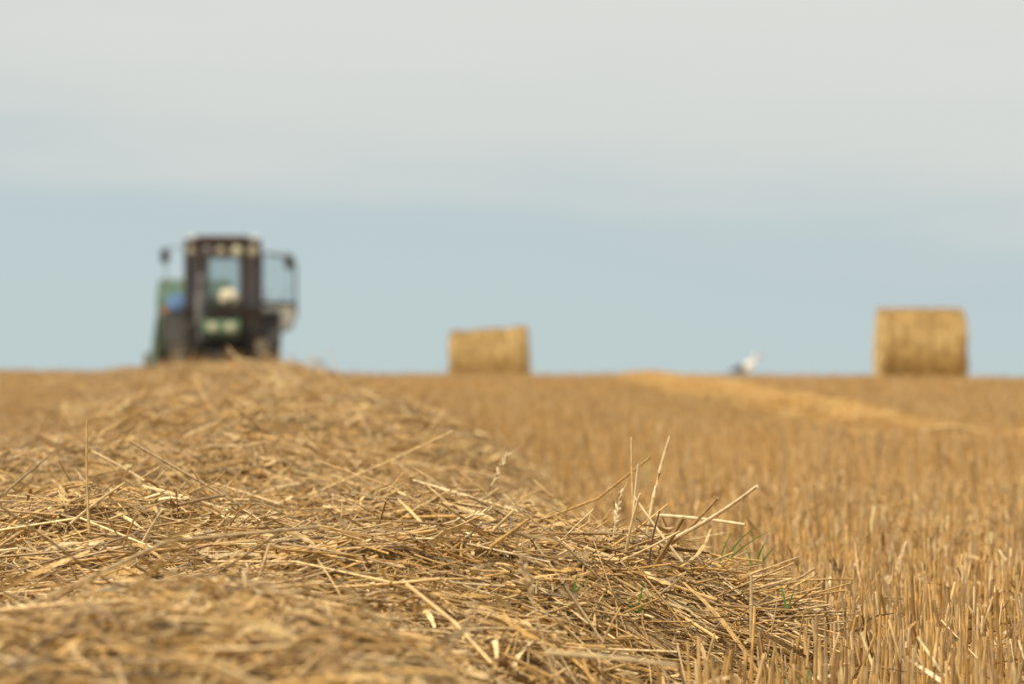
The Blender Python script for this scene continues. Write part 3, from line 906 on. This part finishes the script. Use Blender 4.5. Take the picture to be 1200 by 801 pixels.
# ------------------------------------------------------------------ round baler behind
bl = empty('round_baler', Mtr @ Vector((-.60, 4.0, 0)), R(6))
tag(bl, 'green round baler hitched behind the tractor', 'baler')
bl.location.z = gz(bl.location.x, bl.location.y)
ch = MB()
prof = [(math.cos(q) * .86, 1.32 + math.sin(q) * .88) for q in [R(k * 15) for k in range(24)]]
ch.prism(prof, -.66, .66, 'X')
cho = ch.build('bale_chamber', M_GREEN, bl)
for sx in (-1, 1):
    sp = MB()
    sp.prism([(-.70, 1.30), (-.55, 1.9), (-.1, 2.18), (.4, 2.1), (.75, 1.7), (.86, 1.2), (.72, .62), (.2, .42), (-.45, .48)], sx * .665, sx * .72, 'X')
    spo = sp.build('side_panel', M_GREEN, bl)
    fl = MB()
    v = [(sx * .72, -.72, 1.50), (sx * .84, -.72, .70), (sx * .82, -.72, .46), (sx * .70, -.72, .46)]
    fl.prism([(a, c) for a, b, c in v], -.74, -.30, 'Y')
    fl.build('drive_guard', M_PALEGREEN, bl)
fr = MB().box((0, -.90, 1.95), (1.30, .05, .50), rot=(R(-10), 0, 0), bev=.02)
fr.build('front_shield', M_PALEGREEN, bl)
MB().box((0, -.945, 1.60), (1.24, .04, .13), bev=.01).build('warning_strip', M_ORANGE, bl)
MB().box((0, -.88, 1.35), (1.2, .08, .34), bev=.02).build('twine_box', M_BLACK, bl)
pk = MB().lathe([(-.74, .17), (.74, .17)], (0, -.95, .36), 'X', 24)
for k in range(20):
    for q in range(5):
        a = 2 * math.pi * q / 5 + k * .3
        x_ = -.70 + k * .0737
        pk.tube([(x_, -.95 + math.cos(a) * .15, .36 + math.sin(a) * .15), (x_, -.95 + math.cos(a) * .30, .36 + math.sin(a) * .30)], .006, 4)
pk.build('pickup', M_RED, bl, True)
MB().tube([(0, -1.1, .62), (0, -2.9, .55)], .06).tube([(-.6, -.8, .6), (0, -1.6, .60)], .04).tube([(.6, -.8, .6), (0, -1.6, .60)], .04).build('drawbar', M_RED, bl, True)
for sx in (-1, 1):
    tyre('wheel', (sx * .86, .25, .40), .40, .26, bl, M_RUBBERD, .20)
MB().tube([(-.86, .25, .40), (.86, .25, .40)], .05).build('axle', M_RED, bl, True)

# ------------------------------------------------------------------ white stork
def stork():
    d = 62.0
    x0 = (872 - 600) / FPX * d
    z0 = gz(x0, d)
    # one continuous skin from bill to toes
    vs = []; ed = []; rad = []
    def add(p, r, parent=None):
        vs.append(Vector(p)); rad.append(r)
        if parent is not None: ed.append((parent, len(vs) - 1))
        return len(vs) - 1
    b0 = add((0, 0, .66), (.135, .125))
    b1 = add((.13, 0, .70), (.12, .12), b0)
    n1 = add((.235, 0, .78), (.062, .066), b1)
    n2 = add((.27, 0, .86), (.040, .042), n1)
    n3 = add((.262, 0, .93), (.036, .036), n2)
    hd = add((.30, 0, .985), (.05, .048), n3)
    bk = add((.355, 0, .975), (.022, .022), hd)
    add((.45, 0, .925), (.014, .013), bk); add((.55, 0, .875), (.004, .004), len(vs) - 1)
    t1 = add((-.15, 0, .62), (.115, .09), b0)
    t2 = add((-.30, 0, .57), (.07, .045), t1)
    add((-.43, 0, .53), (.03, .015), t2)
    for sy in (-1, 1):
        th = add((.0, sy * .05, .53), (.045, .045), b0)
        kn = add((-.02 , sy * .055, .36), (.017, .017), th)
        an = add((.03 * sy, sy * .055, .03), (.011, .011), kn)
        for tx, ty in ((.085, 0), (.06, .05), (.06, -.05)):
            add((.03 * sy + tx, sy * .055 + ty, .008), (.007, .006), an)
    me = bpy.data.meshes.new('stork')
    me.from_pydata([tuple(v) for v in vs], ed, [])
    o = bpy.data.objects.new('stork', me); COL.objects.link(o)
    sk = o.modifiers.new('skin', 'SKIN'); sk.use_smooth_shade = True
    o.modifiers.new('sub', 'SUBSURF').levels = 2
    o.modifiers['sub'].render_levels = 2
    for k, r in enumerate(rad):
        me.skin_vertices[0].data[k].radius = r
    me.skin_vertices[0].data[0].use_root = True
    dg = bpy.context.evaluated_depsgraph_get()
    m2 = bpy.data.meshes.new_from_object(o.evaluated_get(dg))
    o.modifiers.clear(); o.data = m2
    m2.materials.clear()
    for mt in (plain_mat('white_plumage', (.80, .76, .68), .8, vary=.06, scale=20), plain_mat('black_plumage', (.02, .02, .022), .6, vary=.2),
               plain_mat('red_bill', (.5, .09, .04), .5, vary=.1)): m2.materials.append(mt)
    for p in m2.polygons:
        c = p.center
        p.use_smooth = True
        if c.x > .35 and c.z > .8: p.material_index = 2
        elif c.z < .46 and abs(c.y) < .2 and c.x > -.28: p.material_index = 2
        elif c.x < .0 and c.z < .76: p.material_index = 1
        elif c.x < .06 and .58 < c.z < .66 and abs(c.y) > .08: p.material_index = 1
        else: p.material_index = 0
    for sy in (-1, 1):                                      # eyes
        MB().lathe([(0, .0001), (.002, .006), (.006, .007), (.01, .0001)], (.315, sy * .046 - .005, .995), 'Y', 10).build('eye', M_BLACK, o, True)
    o.location = (x0, d, z0)
    o.rotation_euler = (0, 0, R(-8))
    tag(o, 'white stork with black wings standing on the ridge between the bales', 'bird')
stork()

# ------------------------------------------------------------------ single stalks that stand out of the heap
def stalk(p0, p1, rad, col, label, bend=.02, node=.45, name='straw_stalk', kinkpt=None):
    P0 = np.array([p0]); P1 = np.array([p1])
    b = Big()
    base = Vector(p0)
    n = 9
    t = np.linspace(0, 1, n)
    d = Vector(p1) - base
    side = d.cross(Vector((0, 1, 0))).normalized() if abs(d.normalized().y) < .95 else Vector((1, 0, 0))
    m = MB()
    pts = []; rs = []
    for q in t:
        p = d * q + side * (bend * d.length * 4 * q * (1 - q))
        pts.append(p); rs.append(rad * (1 - .28 * q))
    # swollen joint
    if node:
        k = int(node * (n - 1))
        pts.insert(k + 1, pts[k].lerp(pts[k + 1], .1)); rs.insert(k + 1, rs[k] * 1.35)
        pts.insert(k + 2, pts[k].lerp(pts[k + 2], .2)); rs.insert(k + 2, rs[k])
    m.tube(pts, rs, 10)
    o = m.build(name, plain_mat('stalk_straw', col, .42, vary=.28, scale=90), None, True)
    o.location = base
    tag(o, label, 'straw stalk', 'straw stalks sticking out of the heap')
    return o

PALE, TAN, GOLD, BROWN, DARK = (.72, .55, .31), (.56, .39, .18), (.52, .33, .11), (.33, .19, .065), (.12, .07, .035)
SPEC = [
    ((105, 625), (102, 492), 2.80, 2.88, .0018, (.36, .21, .05), 'tall thin brown stalk standing upright alone at the far left of the heap', .01, .3),
    ((743, 625), (740, 512), 2.98, 3.02, .0023, (.42, .26, .09), 'upright brown stalk beside a leaning taller one on the right shoulder of the heap', .005, .12),
    ((740, 640), (748, 543), 2.96, 2.95, .0018, PALE, 'short pale upright stalk touching the upright brown stalk', .01, 0),
    ((757, 630), (785, 511), 3.0, 3.05, .0027, TAN, 'thick tan stalk leaning right with a joint halfway up', .02, .45),
    ((786, 632), (887, 569), 2.90, 2.78, .0026, PALE, 'long pale stalk pointing out to the right over the stubble', -.02, 0),
    ((772, 648), (841, 583), 2.92, 2.84, .0023, (.40, .25, .10), 'brown stalk just above the long pale stalk on the right', -.02, 0),
    ((770, 603), (873, 614), 2.98, 2.88, .0022, (.70, .54, .30), 'pale level stalk crossing behind the long pale stalk', .01, 0),
    ((733, 650), (750, 578), 2.86, 2.84, .0022, (.66, .48, .24), 'short pale slanting stalk in front of the upright brown stalk', .02, 0),
    ((768, 662), (801, 606), 2.84, 2.78, .0029, (.36, .22, .08), 'thick short brown stalk leaning right in front of the pale stalk', 0, .7),
    ((800, 658), (743, 581), 2.86, 2.9, .0018, (.62, .46, .25), 'thin tan stalk slanting down to the right across the heap shoulder', .01, 0),
    ((760, 665), (773, 598), 2.82, 2.82, .0014, DARK, 'thin dark weed stem upright among the straw', .03, 0),
    ((168, 634), (191, 596), 2.72, 2.70, .0019, PALE, 'short pale stalk leaning right in the left part of the heap', .01, 0),
    ((146, 637), (160, 601), 2.74, 2.73, .0018, (.45, .28, .10), 'short brown stalk left of the leaning pale stalk', .01, 0),
    ((82, 614), (147, 565), 2.86, 2.92, .0020, TAN, 'slender tan stalk lying up to the right behind the upright thin brown stalk', .02, 0),
    ((880, 745), (880, 672), 2.78, 2.78, .0023, (.52, .37, .19), 'tallest cut stem in the stubble in front of the heap end', .0, .5),
    ((640, 764), (792, 779), 1.95, 1.98, .0024, (.68, .50, .26), 'blurred pale stalk lying level at the very front of the heap', .01, 0),
    ((560, 640), (603, 597), 2.78, 2.76, .0021, (.60, .42, .19), 'tan stalk tilting right on the middle of the heap', .01, 0),
    ((575, 640), (622, 606), 2.66, 2.62, .0022, (.50, .31, .10), 'golden brown stalk leaning right in front of the tilting tan one', .0, .3),
]
for a, b_, d0, d1, r_, c_, lab, bd, nd in SPEC:
    p0 = px(*a, d0); p1 = px(*b_, d1)
    # root the stalk down in the heap
    stalk(p0 - (p1 - p0).normalized() * .0, p1, r_, c_, lab, bd, nd)

# ------------------------------------------------------------------ ears left on their stalks
def ear(u, v, d, lean, label, col=(.62, .48, .26)):
    top = px(u, v, d)
    m = MB()
    ln = .048
    rz = lean
    dv = Vector((math.sin(rz), .15, math.cos(rz))).normalized()
    sd_ = dv.cross(Vector((0, 1, 0))).normalized()
    m.tube([-dv * .16 - sd_ * .01, -dv * .08, Vector((0, 0, 0)), dv * ln], [.0013, .0012, .0011, .0008], 7)
    for k in range(13):
        sg = (1 if k % 2 else -1) * random.uniform(.35, 1.25)
        if random.random() < .18: continue
        p = dv * (ln * k / 12)
        ax = (dv * 1.0 + sd_ * sg * .55 + Vector((0, random.uniform(-.9, .9), 0))).normalized()
        r0 = .0027 * (1 - .35 * k / 12) * random.uniform(.75, 1.15)
        m.tube([p, p + ax * .004, p + ax * .008, p + ax * .0095], [.001, r0, r0 * .8, .0003], 7)
        if k % 3 == 0: m.tube([p + ax * .011, p + ax * .024 + dv * .006], [.0004, .00015], 4)
    o = m.build('wheat_ear', plain_mat('ear_husk', col, .6, vary=.25, scale=120), None, True)
    o.location = top - dv * ln
    tag(o, label, 'cereal ear', 'cereal ears left in the straw')
ear(594, 534, 3.4, R(28), 'pale cereal ear standing up at the far side of the heap')
ear(727, 578, 3.0, R(10), 'small pale cereal ear left of the upright brown stalk')
ear(606, 640, 2.25, R(-16), 'blurred pale cereal ear in the front of the heap', (.50, .35, .17))
ear(575, 598, 2.95, R(75), 'cereal ear lying flat on the middle of the heap')

# ------------------------------------------------------------------ green shoots
def blade_set(blades, scale=1.0):
    """blades: list of (dx, lean x, lean y, length, width)"""
    m = MB()
    for dx, dy, lx, ly, ln, wd, curl in blades:
        prev = None
        n = 7
        for k in range(n + 1):
            t = k / n
            a = t * curl
            p = Vector((dx + lx * ln * t * (1 + .5 * t), dy + ly * ln * t, ln * (math.sin(a) / curl if curl > .01 else t)))
            w_ = wd * (1 - t ** 2.2) * .36 + .0002
            q = Vector((w_, w_ * .35, 0))
            mid = Vector((0, w_ * .3, -w_ * .25))
            row = [m.b.verts.new(p - q), m.b.verts.new(p + mid), m.b.verts.new(p + q)]
            if prev:
                for i in range(2): m.b.faces.new((prev[i], prev[i + 1], row[i + 1], row[i]))
            prev = row
    return m
def shoot_mat():
    m, t, b = new_mat('green_blade')
    tc = N(t, 'ShaderNodeTexCoord'); n1 = N(t, 'ShaderNodeTexNoise'); n1.inputs['Scale'].default_value = 25
    L(t, tc.outputs['Object'], n1.inputs['Vector'])
    rp = N(t, 'ShaderNodeValToRGB')
    rp.color_ramp.elements[0].position = .3; rp.color_ramp.elements[0].color = (.13, .27, .045, 1)
    rp.color_ramp.elements[1].position = .75; rp.color_ramp.elements[1].color = (.30, .45, .12, 1)
    L(t, n1.outputs['Fac'], rp.inputs[0]); L(t, rp.outputs[0], b.inputs['Base Color'])
    b.inputs['Roughness'].default_value = .5
    tl = N(t, 'ShaderNodeBsdfTranslucent'); L(t, rp.outputs[0], tl.inputs[0])
    ms = N(t, 'ShaderNodeMixShader'); ms.inputs[0].default_value = .4
    L(t, b.outputs[0], ms.inputs[1]); L(t, tl.outputs[0], ms.inputs[2]); L(t, ms.outputs[0], t.nodes['Material Output'].inputs['Surface'])
    return m
M_SHOOT = shoot_mat()
def shoot(u, v, d, blades, label):
    o = blade_set(blades).build('green_shoot', M_SHOOT, None, True)
    o.location = px(u, v, d)
    tag(o, label, 'grass shoot', 'green shoots growing through the straw')
shoot(849, 658, 3.05, [(0, 0, .55, .1, .062, .0042, 1.2), (.004, .01, .9, -.1, .055, .0036, 1.0), (-.006, 0, .25, .1, .04, .0032, .8)],
      'green shoot with two blades leaning right behind the heap end')
shoot(886, 662, 3.1, [(0, 0, .25, 0, .036, .0042, .7), (.006, 0, .5, .1, .028, .0036, .7), (-.006, 0, -.2, 0, .026, .0036, .6)],
      'short green tuft in the stubble right of the two-bladed shoot')
shoot(683, 672, 2.80, [(0, 0, .55, 0, .042, .0034, 1.0)], 'single green blade leaning right on the middle of the heap')
shoot(747, 716, 2.70, [(0, 0, .15, 0, .038, .0036, .8), (-.004, 0, -.35, 0, .030, .0030, 2.4), (.003, 0, .35, 0, .020, .003, .6)],
      'bent green shoot in the dark hollow at the foot of the heap')
shoot(921, 712, 2.80, [(0, 0, -.15, 0, .030, .0036, .7), (.003, 0, .2, 0, .024, .003, .7)], 'green shoot at the thin right end of the heap')
shoot(672, 692, 2.62, [(0, 0, .15, 0, .020, .004, .6), (.004, 0, .6, 0, .018, .003, .6)], 'small green shoot low in the middle of the heap')

# scattered weeds in the stubble, too many to tell apart
G = Big()
n = 1500
y = np.concatenate([rng.uniform(1.5, 4.0, 600), rng.uniform(4.0, 24, 900)]); x = rng.uniform(-1, 1, n) * (.25 * y + .5)
dens = vnoise(x, y, .8) + .5 * vnoise(x, y, .3)
k = (windrow(x, y) < .03) & (dens > .35)
x, y = x[k], y[k]
# a greener patch at the foot of the windrow
xe = rng.uniform(0.02, .36, 420); ye = rng.uniform(2.0, 2.85, 420); kk = windrow(xe, ye) < .06
x = np.concatenate([x, xe[kk]]); y = np.concatenate([y, ye[kk]]); n = len(x)
far = y > 4
P0 = np.stack([x, y, ground(x, y)], 1)
hgt = np.where(far, rng.uniform(.06, .17, n), rng.uniform(.04, .13, n))
P1 = P0 + np.stack([rng.normal(size=n) * .03, rng.normal(size=n) * .03, hgt], 1)
colg = np.array([.14, .24, .055]) * np.exp(rng.normal(size=(n, 1)) * .3) * (1 + rng.normal(size=(n, 3)) * .08)
G.add(*ribbons(P0, P1, np.where(far, rng.uniform(.004, .008, n), rng.uniform(.002, .005, n)), colg, 5, .15, .8))
tag(G.build('grass', [straw_mat('green_weed', .5, .3, scale=60)]), 'thin green weeds scattered through the stubble', 'grass', kind='stuff')
